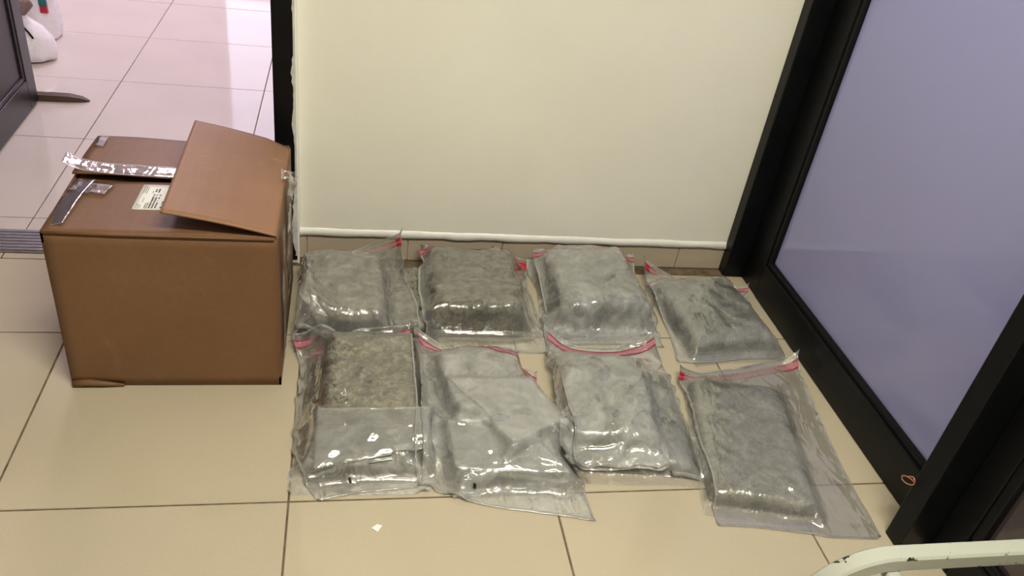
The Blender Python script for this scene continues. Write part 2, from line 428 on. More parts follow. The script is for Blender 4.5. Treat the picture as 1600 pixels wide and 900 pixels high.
bmesh.ops.remove_doubles(bm, verts=bm.verts[:], dist=1e-5)
o = obj('door_wedge', bm, M['wood']); o.location = (-1.105, 2.137, .0005); o.rotation_euler = (0, 0, .06)
tag(o, 'brown wooden wedge jammed under the open black door', 'doorstop')

# ------------------------------------------------------------------ right-hand partition
pt = struct(empty('door_2', (0, 0, 0)))
def pp(name, *a, mat='black', bev=.003): return obj(name, box_bm(*a, bev), M[mat], pt)
pp('jamb', 1.407, 1.53, .955, 1.003, 0, 2.3)
pp('stile', 1.475, 1.515, .835, .955, 0, 2.3)
pp('bottom_rail', 1.473, 1.517, -.15, .835, .001, .125)
pp('glazing_bead', 1.480, 1.512, .815, .837, .12, 2.3, bev=.006)
pp('glazing_bead', 1.480, 1.512, -.10, .82, .122, .144, bev=.006)
pp('top_rail', 1.475, 1.515, -.15, .835, 2.2, 2.3)
obj('glass_pane', box_bm(1.493, 1.499, -.16, .845, .13, 2.21), M['frost'], pt)
pp('mullion', 1.388, 1.53, -.205, -.152, 0, 2.3)
pp('mullion_stile', 1.470, 1.515, -.275, -.205, 0, 2.3)
pp('bottom_rail', 1.470, 1.517, -1.25, -.275, .001, .10)
pp('glazing_bead', 1.476, 1.512, -1.25, -.275, .098, .122, bev=.006)
pp('glazing_bead', 1.476, 1.512, -.30, -.27, .12, 2.3, bev=.006)
pp('top_rail', 1.475, 1.515, -1.25, -.275, 2.2, 2.3)
pp('end_stile', 1.470, 1.517, -1.30, -1.25, 0, 2.3)
obj('glass_pane', box_bm(1.493, 1.499, -1.26, -.27, .11, 2.21), M['frost_dark'], pt)
obj('light_block_panel', box_bm(1.52, 1.53, -1.26, -.2, .0, 2.21), M['leafpanel'], pt)  # unseen sheet that blocks side-room light behind the near pane
# copper wire loop hooked on the mullion
hk = []
for i in range(25):
    a = 2*math.pi*i/24; ca, sa = math.cos(a), math.sin(a)
    hk.append((1.3845-.003*abs(sa), -.140+.019*ca-.004*sa, .166-.010*ca-.007*sa))
bm = tube_bm(hk, .0019, 6)
tube_bm([(1.3865, -.160, .176), (1.3820, -.158, .184), (1.3815, -.150, .187), (1.3825, -.138, .176), (1.3830, -.122, .160)], .0019, 6, bm)
o = obj('wire_hook', bm, M['copper'], None, True)
tag(o, 'small copper wire hook on the black post of the glazed partition', 'hook')

# ------------------------------------------------------------------ white steel frame, lower right
fr = empty('steel_frame', (.86, -.54, 0))
tag(fr, 'chipped white painted steel tube frame with rounded corner at lower right', 'frame')
L0 = Vector((.86, -.54, 0))
def arc(cx, cz, r, a0, a1, n=12): return [(cx+r*math.cos(a0+(a1-a0)*i/n), -.54, cz+r*math.sin(a0+(a1-a0)*i/n)) for i in range(n+1)]
pts = [(.86, -.54, .0), (.86, -.54, .15), (.86, -.54, .30)]+arc(.985, .31, .125, math.pi, math.pi/2)+[(1.15, -.54, .435), (1.30, -.54, .435)]
pts += arc(1.30, .31, .125, math.pi/2, 0)+[(1.425, -.54, .15), (1.425, -.54, 0)]
o = obj('rail_tube', tube_bm([Vector(p)-L0 for p in pts], .017, 24, None, (.0155, .0165)), M['bedpaint'], fr, True)
o.data.set_sharp_from_angle(angle=math.radians(35))
for x in (.985, 1.30):
    b = [(x, -.548, .412), (x, -.58, .398), (x, -.68, .388), (x, -1.0, .380)]
    obj('side_bar', tube_bm([Vector(p)-L0 for p in b], .012, 12, None, (.011, .012)), M['bedpaint'], fr, True)
obj('gusset', tube_bm([Vector(p)-L0 for p in [(.876, -.563, .30), (.895, -.563, .345), (.93, -.563, .383), (.985, -.563, .405)]], .011, 12), M['bedpaint'], fr, True)
for x in (.985, 1.30):
    obj('leg', tube_bm([Vector(p)-L0 for p in [(x, -1.0, .39), (x, -1.0, 0)]], .012, 12, None, (.012, .012)), M['bedpaint'], fr, True)

# ------------------------------------------------------------------ cardboard box
BX0, BX1, BY0, BY1, BH = -.535, -.042, .387, .880, .436
bx = empty('cardboard_box', (BX0, BY0, 0)); BO = Vector((BX0, BY0, 0))
tag(bx, 'brown taped cardboard box with one top flap lifted, left of the bags', 'box')
def grid_sheet(P, th):
    """closed thin slab from an (n,m,3) array of top points, thickness th along the local normal"""
    P = np.asarray(P, float); n, mm = P.shape[:2]
    du = np.gradient(P, axis=1); dv = np.gradient(P, axis=0)
    N = np.cross(du, dv); N /= np.linalg.norm(N, axis=2, keepdims=True)+1e-12
    N *= np.where(N[..., 2:3] < -.2, -1, 1)
    Q = P-N*th
    V = np.concatenate([P.reshape(-1, 3), Q.reshape(-1, 3)]); k = n*mm
    I = np.arange(k).reshape(n, mm)
    a = np.stack([I[:-1, :-1], I[:-1, 1:], I[1:, 1:], I[1:, :-1]], -1).reshape(-1, 4)
    F = [a, a[:, ::-1]+k]
    ring = np.concatenate([I[0, :-1], I[:-1, -1], I[-1, :0:-1], I[:0:-1, 0]]); nx = np.roll(ring, -1)
    F.append(np.stack([nx, ring, ring+k, nx+k], -1))
    return V, np.concatenate(F)
def from_np(name, V, F, mat, parent=None, smooth=True, uv=None):
    me = bpy.data.meshes.new(name)
    me.from_pydata([tuple(v) for v in V], [], [tuple(int(i) for i in f) for f in F]); me.update()
    if uv is not None:
        l = me.uv_layers.new(name='UVMap'); vi = np.empty(len(me.loops), np.int32); me.loops.foreach_get('vertex_index', vi)
        l.data.foreach_set('uv', np.asarray(uv, np.float32)[vi].ravel())
    return link(name, me, mat, parent, smooth)
# side walls: a soft slightly bulged shell with thickness
def side(p0, p1, bulge, nrm):
    n, k = 20, 16; P = np.zeros((k, n, 3))
    for a in range(k):
        for b in range(n):
            s, t = b/(n-1), a/(k-1)
            q = np.array(p0)*(1-s)+np.array(p1)*s
            bb = bulge*math.sin(math.pi*s)*math.sin(math.pi*min(1, t*1.0))
            P[a, b] = [q[0]+nrm[0]*bb, q[1]+nrm[1]*bb, .001+(BH-.001)*t]
    return P-np.array(BO)
def wallpiece(name, p0, p1, nrm, mat='card'):
    P = side(p0, p1, .006, nrm); n, mm = P.shape[:2]
    Q = P-np.array([nrm[0], nrm[1], 0])*.005
    V = np.concatenate([P.reshape(-1, 3), Q.reshape(-1, 3)]); k = n*mm; I = np.arange(k).reshape(n, mm)
    a = np.stack([I[:-1, :-1], I[:-1, 1:], I[1:, 1:], I[1:, :-1]], -1).reshape(-1, 4)
    ring = np.concatenate([I[0, :-1], I[:-1, -1], I[-1, :0:-1], I[:0:-1, 0]]); nx = np.roll(ring, -1)
    F = np.concatenate([a, a[:, ::-1]+k, np.stack([nx, ring, ring+k, nx+k], -1)])
    o = from_np(name, V, F, M[mat], bx, True)
    return o
wallpiece('side_panel', (BX0, BY0, 0), (BX1, BY0, 0), (0, -1)); wallpiece('side_panel', (BX1, BY0, 0), (BX1, BY1, 0), (1, 0))
wallpiece('side_panel', (BX1, BY1, 0), (BX0, BY1, 0), (0, 1)); wallpiece('side_panel', (BX0, BY1, 0), (BX0, BY0, 0), (-1, 0))
obj('bottom_panel', box_bm(.003, BX1-BX0-.003, .003, BY1-BY0-.003, .001, .007), M['card_in'], bx)
# folded corner crush at the lower left front
obj('crushed_corner', tube_bm([(.004, -.003, .010), (.04, -.006, .016), (.075, -.006, .012), (.12, -.005, .007)], [.009, .009, .007, .003], 8), M['card'], bx, True)
def flap(name, x0, x1, y0, y1, zf, th=.005, nx=24, ny=16, mat='card'):
    P = np.zeros((ny, nx, 3))
    for a in range(ny):
        for b in range(nx):
            s, t = b/(nx-1), a/(ny-1); x = x0+(x1-x0)*s; y = y0+(y1-y0)*t
            P[a, b] = (x, y, zf(s, t))
    V, F = grid_sheet(P-np.array(BO), th); return from_np(name, V, F, M[mat], bx, True)
ff = flap('front_flap', BX0+.001, BX1-.002, BY0, .627, lambda s, t: BH+.004+.004*math.sin(math.pi*s)*t-.006*t*(1-s)**3)
bf = flap('back_flap', BX0+.001, BX1-.002, .642, BY1, lambda s, t: BH+.008+.008*(1-t)*(1-.4*s)+.002*math.sin(s*9)-.004*(t**3))
flap('inner_side_flap', BX0+.004, BX0+.235, BY0+.01, BY1-.01, lambda s, t: BH-.006-.012*s)
# lifted right flap, hinged on the right edge
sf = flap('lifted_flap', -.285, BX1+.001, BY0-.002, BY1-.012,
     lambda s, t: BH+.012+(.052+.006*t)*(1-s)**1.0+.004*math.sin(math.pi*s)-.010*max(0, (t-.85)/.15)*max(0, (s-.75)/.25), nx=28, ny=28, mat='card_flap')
# crease at front edge of the box top
obj('edge_fold', tube_bm([(.005, -.001, BH+.001), (.15, -.003, BH+.0015), (.3, -.003, BH+.0015), (.488, -.002, BH+.0012)], .0036, 8), M['card'], bx, True)
# label with its printing, on the front flap
LBX, LBY = -.372, .492
def flz(x, y): 
    s = (x-BX0)/(BX1-BX0); t = (y-BY0)/(.627-BY0)
    return BH+.004+.004*math.sin(math.pi*s)*t-.006*t*(1-s)**3
lw, lh = .084, .121
P = np.zeros((8, 8, 3))
for a in range(8):
    for b in range(8):
        x = LBX+lw*b/7+.004*a/7; y = LBY+lh*a/7; P[a, b] = (x, y, flz(x, y)+.0009)
V, F = grid_sheet(P-np.array(BO), .0006); lb = from_np('shipping_label', V, F, M['label'], ff, True)
bm = bmesh.new()
def inkrect(u0, u1, v0, v1):
    q = []
    for u, v in ((u0, v0), (u1, v0), (u1, v1), (u0, v1)):
        x = LBX+lw*u+.004*v; y = LBY+lh*v; q.append(bm.verts.new(Vector((x, y, flz(x, y)+.00125))-BO))
    bm.faces.new(q)
cols = [(.08, .02, [(.04, .22), (.64, .95)]), (.13, .02, [(.03, .20), (.66, .93)]), (.18, .02, [(.05, .17), (.28, .45), (.62, .9)]),
        (.29, .03, [(.04, .25)]), (.34, .03, [(.03, .27), (.66, .72)]), (.40, .05, [(.05, .52), (.56, .6), (.7, .82)]),
        (.48, .05, [(.05, .5), (.56, .6), (.68, .84)]), (.56, .045, [(.06, .28), (.33, .36), (.42, .48), (.54, .6)]),
        (.70, .05, [(.06, .14), (.20, .23), (.26, .34)]), (.78, .03, [(.03, .2)]), (.83, .02, [(.04, .1), (.14, .2), (.4, .5)]),
        (.91, .04, [(.03, .5), (.55, .72)])]
for u, wd, runs in cols:
    for v0, v1 in runs:
        v = v0
        while v < v1-.005:
            dv = random.uniform(.018, .04); inkrect(u, u+wd*random.uniform(.75, 1), v, min(v+dv, v1)); v += dv+random.uniform(.006, .014)
o = obj('label_print', bm, M['ink'], lb); 

# clear packing tape
def ribbon(name, pts, wdir, wid, amp=.001, parent=bx, seed=1, nw=9, th=.0004, mat='tape'):
    r = np.random.default_rng(seed); pts = np.asarray(pts, float); n = len(pts)*7
    s = np.linspace(0, len(pts)-1, n); Q = np.stack([np.interp(s, range(len(pts)), pts[:, k]) for k in range(3)], 1)
    for _ in range(3): Q[1:-1] = (Q[:-2]+2*Q[1:-1]+Q[2:])/4
    wd = np.asarray(wdir, float)
    if wd.ndim == 1: wd = np.tile(wd, (n, 1))
    else: wd = np.stack([np.interp(s, range(len(wd)), wd[:, k]) for k in range(3)], 1)
    wd = wd/np.linalg.norm(wd, axis=1, keepdims=True)
    P = np.zeros((nw, n, 3))
    tv = np.gradient(Q, axis=0); nn = np.cross(tv, wd); nn /= np.linalg.norm(nn, axis=1, keepdims=True)+1e-9
    for a in range(nw):
        f = a/(nw-1)-.5
        wob = amp*np.abs(np.sin(s*2.3+f*5+seed)+.6*np.sin(s*5.1-f*4+seed*2)+.35*np.sin(s*9.7+f*6))
        P[a] = Q+wd*(f*wid)+nn*wob[:, None]*(np.sign(nn[:, 2:3]+1e-6))
    V, F = grid_sheet(P-np.array(BO), th); return from_np(name, V, F, M[mat], parent, True)
zt = BH+.018
ribbon('tape_strip', [(BX0-.025, .685, BH+.035), (BX0+.01, .668, BH+.026), (-.46, .662, zt+.002), (-.36, .662, zt), (-.25, .662, zt-.002), (-.12, .664, zt-.004)], (0, 1, .1), .048, .0009, seed=3)
ribbon('tape_strip', [(BX0-.006, .62, BH-.08), (BX0-.004, .615, BH-.02), (BX0+.012, .60, BH+.008), (BX0+.05, .585, BH+.008), (BX0+.10, .575, BH+.009)], (.25, 1, 0), .055, .0009, seed=5)
ribbon('tape_strip', [(BX0+.020, .41, BH+.004), (BX0+.024, .48, BH+.006), (BX0+.028, .55, BH+.008), (BX0+.04, .612, BH+.010)], (1, 0, .25), .042, .0009, seed=6)
ribbon('tape_strip', [(BX0-.008, .85, BH-.1), (BX0-.006, .84, BH-.02), (BX0+.012, .83, BH+.014), (BX0+.035, .825, BH+.014)], (0, 1, 0), .06, .0009, seed=8)
ribbon('tape_strip', [(BX1+.008, .64, BH+.012), (BX1+.020, .645, BH-.01), (BX1+.014, .64, BH-.05), (BX1+.010, .63, BH-.16), (BX1+.009, .63, BH-.30)], (0, 1, .05), .10, .004, seed=11)
ribbon('tape_strip', [(BX1-.01, .655, BH+.030), (BX1+.012, .66, BH+.024), (BX1+.03, .66, BH+.010), (BX1+.022, .655, BH-.012)], (0, 1, .3), .035, .004, seed=12)
ribbon('tape_strip', [(BX1+.009, .46, BH-.02), (BX1+.009, .46, BH-.15), (BX1+.008, .46, BH-.38)], (0, 1, 0), .07, .002, seed=13)

# ------------------------------------------------------------------ sacks in the hall
def lump(name, rings, cx, cy, mat, parent, seed, n=22, amp=.06):
    r = np.random.default_rng(seed); bm = bmesh.new(); R = []
    ph = r.uniform(0, 6.28, 6)
    for (z, ra, dx, dy) in rings:
        ring = []
        for k in range(n):
            a = 2*math.pi*k/n
            q = 1+amp*(math.sin(3*a+ph[0]+z*6)+.6*math.sin(7*a+ph[1]-z*9)+.5*math.sin(11*a+ph[2]))
            ring.append(bm.verts.new((cx+dx+ra*q*math.cos(a), cy+dy+ra*q*math.sin(a), z)))
        R.append(ring)
    for i in range(len(R)-1):
        for k in range(n): bm.faces.new((R[i][k], R[i][(k+1) % n], R[i+1][(k+1) % n], R[i+1][k]))
    bm.faces.new(R[0][::-1]); bm.faces.new(R[-1])
    return obj(name, bm, M[mat], parent, True)
s1 = empty('plastic_sack', (-1.27, 2.60, 0)); tag(s1, 'white plastic sack with a dark tie, on the hall floor behind the open door', 'sack')
lump('sack_body', [(.002, .07, 0, 0), (.012, .098, 0, 0), (.05, .104, 0, 0), (.10, .094, 0, 0), (.145, .07, -.01, 0), (.175, .04, -.02, 0), (.19, .028, -.025, 0)], 0, 0, 'sack', s1, 2)
lump('sack_neck', [(.185, .022, -.025, 0), (.205, .035, -.02, 0), (.232, .045, -.01, 0), (.252, .03, 0, 0), (.26, .012, 0, 0)], 0, 0, 'sackknot', s1, 4, amp=.12)
obj('tie', tube_bm([(-.06, -.035, .19), (-.03, -.05, .185), (.0, -.055, .165), (.03, -.068, .135), (.045, -.075, .115)], .0045, 6), M['ink'], s1, True)
s2 = empty('plastic_sack', (-1.31, 2.90, 0)); tag(s2, 'white plastic sack with red and teal print, further back in the hall', 'sack')
lump('sack_body', [(.002, .08, 0, 0), (.012, .084, 0, 0), (.06, .090, 0, 0), (.13, .082, 0, 0), (.19, .07, 0, 0), (.24, .06, .01, 0), (.27, .03, .02, 0)], 0, 0, 'sack', s2, 5)
lump('sack_top', [(.262, .028, .02, 0), (.30, .06, .02, 0), (.34, .075, .03, 0), (.38, .05, .02, 0), (.395, .02, .02, 0)], 0, 0, 'sack', s2, 6, amp=.15)
obj('print_patch', box_bm(.030, .062, -.075, -.062, .165, .20), M['teal'], s2)
obj('print_patch', box_bm(.034, .064, -.082, -.066, .135, .165), M['red'], s2)

# paper scrap
bm = bmesh.new(); vs = [bm.verts.new(v) for v in ((-.011, .001, .0008), (.002, .011, .001), (.013, .006, .0016), (.003, -.010, .0009))]
f = bm.faces.new(vs); r_ = bmesh.ops.extrude_face_region(bm, geom=[f]); 
for v in r_['geom']:
    if isinstance(v, bmesh.types.BMVert): v.co.z += .0004
o = obj('paper_scrap', bm, M['white']); o.location = (.189, -.083, 0)
tag(o, 'tiny white scrap of paper on the cream tile in front of the bags', 'paper')

# ------------------------------------------------------------------ bags: height field world + cloth relaxation
GX0, GY0, GS = -.20, -.35, .005
GNX, GNY = int(1.75/GS), int(1.45/GS)
H = np.zeros((GNY, GNX))
gx = GX0+GS*np.arange(GNX); gy = GY0+GS*np.arange(GNY); GXX, GYY = np.meshgrid(gx, gy)
def sample(F, x, y):
    fx = np.clip((x-GX0)/GS, 0, GNX-1.001); fy = np.clip((y-GY0)/GS, 0, GNY-1.001)
    ix = fx.astype(int); iy = fy.astype(int); a = fx-ix; b = fy-iy
    return (F[iy, ix]*(1-a)+F[iy, ix+1]*a)*(1-b)+(F[iy+1, ix]*(1-a)+F[iy+1, ix+1]*a)*b
def blur(F, n=1):
    for _ in range(n):
        F = (np.roll(F, 1, 0)+2*F+np.roll(F, -1, 0))/4; F = (np.roll(F, 1, 1)+2*F+np.roll(F, -1, 1))/4
    return F
def vnoise(x, y, scale, seed):
    r = np.random.default_rng(seed); T = r.normal(0, 1, (64, 64))
    X = (x*scale) % 63; Y = (y*scale) % 63; ix = X.astype(int); iy = Y.astype(int); a = X-ix; b = Y-iy
    a = a*a*(3-2*a); b = b*b*(3-2*b); g = lambda i, j: T[j % 64, i % 64]
    return (g(ix, iy)*(1-a)+g(ix+1, iy)*a)*(1-b)+(g(ix, iy+1)*(1-a)+g(ix+1, iy+1)*a)*b
def raster(P):
    """max-splat a film surface into a copy of the height field"""
    h = np.zeros_like(H)
    for up in (0, 1):
        Q = P
        if up:
            Q = np.empty((2*P.shape[0]-1, 2*P.shape[1]-1, 3)); Q[::2, ::2] = P
            Q[1::2, ::2] = (P[:-1]+P[1:])/2; Q[:, 1::2] = (Q[:, :-2:2]+Q[:, 2::2])/2
        ix = np.clip(np.round((Q[..., 0]-GX0)/GS).astype(int), 0, GNX-1); iy = np.clip(np.round((Q[..., 1]-GY0)/GS).astype(int), 0, GNY-1)
        np.maximum.at(h, (iy.ravel(), ix.ravel()), Q[..., 2].ravel())
    g = h.copy()
    for dx in (-1, 0, 1):
        for dy in (-1, 0, 1): g = np.maximum(g, np.roll(np.roll(h, dx, 1), dy, 0))
    return g
def drape(corners, nu, nv, field, slack=.035, steps=55, iters=7, seed=1, pins=None, bend=.25, gap=.0012, noise=.004, edge_soft=.0, jitter=.02, mid=None, floorlim=None, puff=0.0):
    """corners: TL, TR, BR, BL (3-D). returns (nv,nu,3), row 0 = near (bottom) edge"""
    TL, TR, BR, BL = [np.array(c, float) for c in corners]
    u = np.linspace(0, 1, nu)[None, :, None]; v = np.linspace(0, 1, nv)[:, None, None]
    P = (BL*(1-u)+BR*u)*(1-v)+(TL*(1-u)+TR*u)*v
    r = np.random.default_rng(seed)
    if mid is not None:  # outline bow: dict edge -> offset at its middle
        for e, off in mid.items():
            off = np.array(off, float)
            if e == 'L': P += off*(1-u)*6.75*v*(1-v)**2
            if e == 'R': P += off*u*4*v*(1-v)
            if e == 'T': P += off*v*4*u*(1-u)
            if e == 'B': P += off*(1-v)*4*u*(1-u)
    base = P.copy()
    # taut film over the contents (obstacle relaxation)
    z = P[..., 2].copy(); ob = sample(field, P[..., 0], P[..., 1])+gap
    edge = np.zeros((nv, nu), bool); edge[0] = edge[-1] = True; edge[:, 0] = edge[:, -1] = True
    zb = np.maximum(z, ob); z = zb.copy()
    for _ in range(500):
        zz = z.copy(); zz[1:-1, 1:-1] = .25*(z[2:, 1:-1]+z[:-2, 1:-1]+z[1:-1, 2:]+z[1:-1, :-2])
        z = np.where(edge, zb, np.maximum(zz, ob))
    P[..., 2] = z
    sl = 1+slack*(1+.8*vnoise(base[..., 0], base[..., 1], 9, seed+3)+.6*vnoise(base[..., 0], base[..., 1], 23, seed+4))
    def rl(a, b): return np.linalg.norm(P[a]-P[b], axis=-1)*.5*(sl[a]+sl[b])
    S = np.s_
    pairs = []
    for off, k in (((0, 1), 1.0), ((1, 0), 1.0), ((1, 1), .8), ((1, -1), .8), ((0, 2), bend), ((2, 0), bend), ((0, 4), bend*.6), ((4, 0), bend*.6)):
        dv, du = off
        step = max(abs(du), abs(dv))
        for par in range(2 if (du and dv) else 2*step):
            if du and not dv:
                if step == 1: a = S[:, par:nu-1:2]; b = S[:, par+1:nu:2]
                else: a = S[:, par:nu-step:2*step]; b = S[:, par+step:nu:2*step]
            elif dv and not du:
                if step == 1: a = S[par:nv-1:2, :]; b = S[par+1:nv:2, :]
                else: a = S[par:nv-step:2*step, :]; b = S[par+step:nv:2*step, :]
            elif du == 1: a = S[par:nv-1:2, :-1]; b = S[par+1:nv:2, 1:]
            else: a = S[par:nv-1:2, 1:]; b = S[par+1:nv:2, :-1]
            if P[a].shape[0] == 0 or P[a].shape[1] == 0: continue
            pairs.append((a, b, rl(a, b), k))
    P[..., 2] += np.abs(vnoise(base[..., 0], base[..., 1], 40, seed+7))*noise*(~edge)
    P[..., :2] += r.normal(0, .0004, P[..., :2].shape)
    V = np.zeros_like(P); g = np.array([0, 0, -.0005])
    pinmask = np.zeros((nv, nu), bool); pinmask[0, 0] = pinmask[0, -1] = pinmask[-1, 0] = pinmask[-1, -1] = True
    pin0 = P.copy(); pin0[-1, 0] = TL; pin0[-1, -1] = TR; pin0[0, -1] = BR; pin0[0, 0] = BL
    es = edge_soft
    for s in range(steps):
        X0 = P.copy(); P = P+V+(g if s > steps*puff else -g*.8)
        for it in range(iters):
            for a, b, L, k in pairs:
                d = P[b]-P[a]; l = np.linalg.norm(d, axis=-1)+1e-9
                c = d*((.5*k*(l-L)/l)[..., None]); P[a] += c; P[b] -= c
            P[edge] = P[edge]*(1-es)+pin0[edge]*es if es else P[edge]
            P[pinmask] = pin0[pinmask]
            ob = sample(field, P[..., 0], P[..., 1])+gap
            P[..., 2] = np.maximum(P[..., 2], ob)
            if floorlim is not None:
                P[..., 0] = np.minimum(P[..., 0], floorlim[0]); P[..., 1] = np.minimum(P[..., 1], floorlim[1])
        V = (P-X0)*.80; 
        nvn = np.linalg.norm(V, axis=-1, keepdims=True); V *= np.minimum(1, .004/(nvn+1e-9))
    return P
def sheet_faces(nv, nu, off=0, flip=False):
    I = np.arange(nv*nu).reshape(nv, nu)+off
    a = np.stack([I[:-1, :-1], I[:-1, 1:], I[1:, 1:], I[1:, :-1]], -1).reshape(-1, 4)
    return a[:, ::-1] if flip else a

def herb_pack(idx, cx, cy, rz, wx, ly, h, herb, film, label, seed, flange=(.05, .03), slack=.02, z0=None, lobes=.004):
    """vacuum pack: block of herb in its own film. returns root, updates H"""
    global H
    cr, sr = math.cos(rz), math.sin(rz)
    # block
    nx, ny = 40, 52
    s = np.linspace(-1, 1, nx); t = np.linspace(-1, 1, ny); S_, T_ = np.meshgrid(s, t)
    # rounded plan
    px = S_*wx/2*(1-.035*np.abs(T_)**6); py = T_*ly/2*(1-.03*np.abs(S_)**6)
    prof = (1-np.abs(S_)**9)**.5*(1-np.abs(T_)**11)**.5
    lx = cx+cr*px-sr*py; lyy = cy+sr*px+cr*py
    nz = vnoise(lx, lyy, 30, seed)*lobes+vnoise(lx, lyy, 75, seed+1)*lobes*.55+vnoise(lx, lyy, 150, seed+2)*lobes*.3
    zb = .004 if z0 is None else z0
    top = zb+.004+(h-.008+nz)*prof
    botz = np.full_like(top, zb)
    root = empty('herb_pack', (cx, cy, zb), rz)
    tag(root, label, 'package', 'vacuum packed herb blocks inside the clear bags')
    V = np.concatenate([np.stack([px, py, top-zb], -1).reshape(-1, 3), np.stack([px, py, botz-zb], -1).reshape(-1, 3)])
    k = nx*ny; I = np.arange(k).reshape(ny, nx)
    ring = np.concatenate([I[0, :-1], I[:-1, -1], I[-1, :0:-1], I[:0:-1, 0]]); nxr = np.roll(ring, -1)
    F = np.concatenate([sheet_faces(ny, nx), sheet_faces(ny, nx, k, True), np.stack([nxr, ring, ring+k, nxr+k], -1)])
    from_np('herb_block', V, F, M[herb], root, True)
    # obstacle
    dx = GXX-cx; dy = GYY-cy; u = (cr*dx+sr*dy)/(wx/2+.001); v = (-sr*dx+cr*dy)/(ly/2+.001)
    ins = (np.abs(u) < 1) & (np.abs(v) < 1)
    pr = np.zeros_like(H); uu = np.clip(np.abs(u), 0, 1); vv = np.clip(np.abs(v), 0, 1)
    lz = vnoise(GXX, GYY, 30, seed)*lobes+vnoise(GXX, GYY, 75, seed+1)*lobes*.55+vnoise(GXX, GYY, 150, seed+2)*lobes*.3
    pr = zb+.004+(h-.008+lz)*(1-uu**9)**.5*(1-vv**11)**.5
    O = np.where(ins, pr, 0); fld = np.maximum(H, O); fld = np.maximum(fld, blur(fld, 2))
    loc = lambda x, y, z: (cx+cr*x-sr*y, cy+sr*x+cr*y, z)
    a, b = wx/2+.012, ly/2
    zf = zb+.001
    P = drape([loc(-a, b+flange[1], zf), loc(a, b+flange[1], zf), loc(a, -b-flange[0], zf), loc(-a, -b-flange[0], zf)], 52, 84, fld, slack, 45, 6, seed, bend=.4, gap=.0012, noise=.004, edge_soft=.006, puff=.3)
    Bt = P.copy(); Bt[1:-1, 1:-1, 2] = zb-.0004; 
    inv = np.array([[cr, sr, 0], [-sr, cr, 0], [0, 0, 1]])
    P0 = (P-np.array([cx, cy, zb]))@inv.T
    from_np('vacuum_film', P0.reshape(-1, 3), sheet_faces(P0.shape[0], P0.shape[1]), M[film], root, True)
    H = np.maximum(H, raster(P)+.0004)
    return root

def strip_from(P, rows, lift, uvals):
    """thin strip following the film between two fractional rows"""
    n = P.shape[0]
    def row(f):
        i = int(f); a = f-i; return P[i]*(1-a)+P[min(i+1, n-1)]*a
    R = np.stack([row(rows[0]+(rows[1]-rows[0])*k/3) for k in range(4)])
    for _ in range(2): R[:, 1:-1] = (R[:, :-2]+2*R[:, 1:-1]+R[:, 2:])/4
    du = np.gradient(R, axis=1); dv = np.gradient(R, axis=0); N = np.cross(du, dv); N /= np.linalg.norm(N, axis=2, keepdims=True)+1e-9
    N *= np.where(N[..., 2:3] < 0, -1, 1)
    return R+N*lift

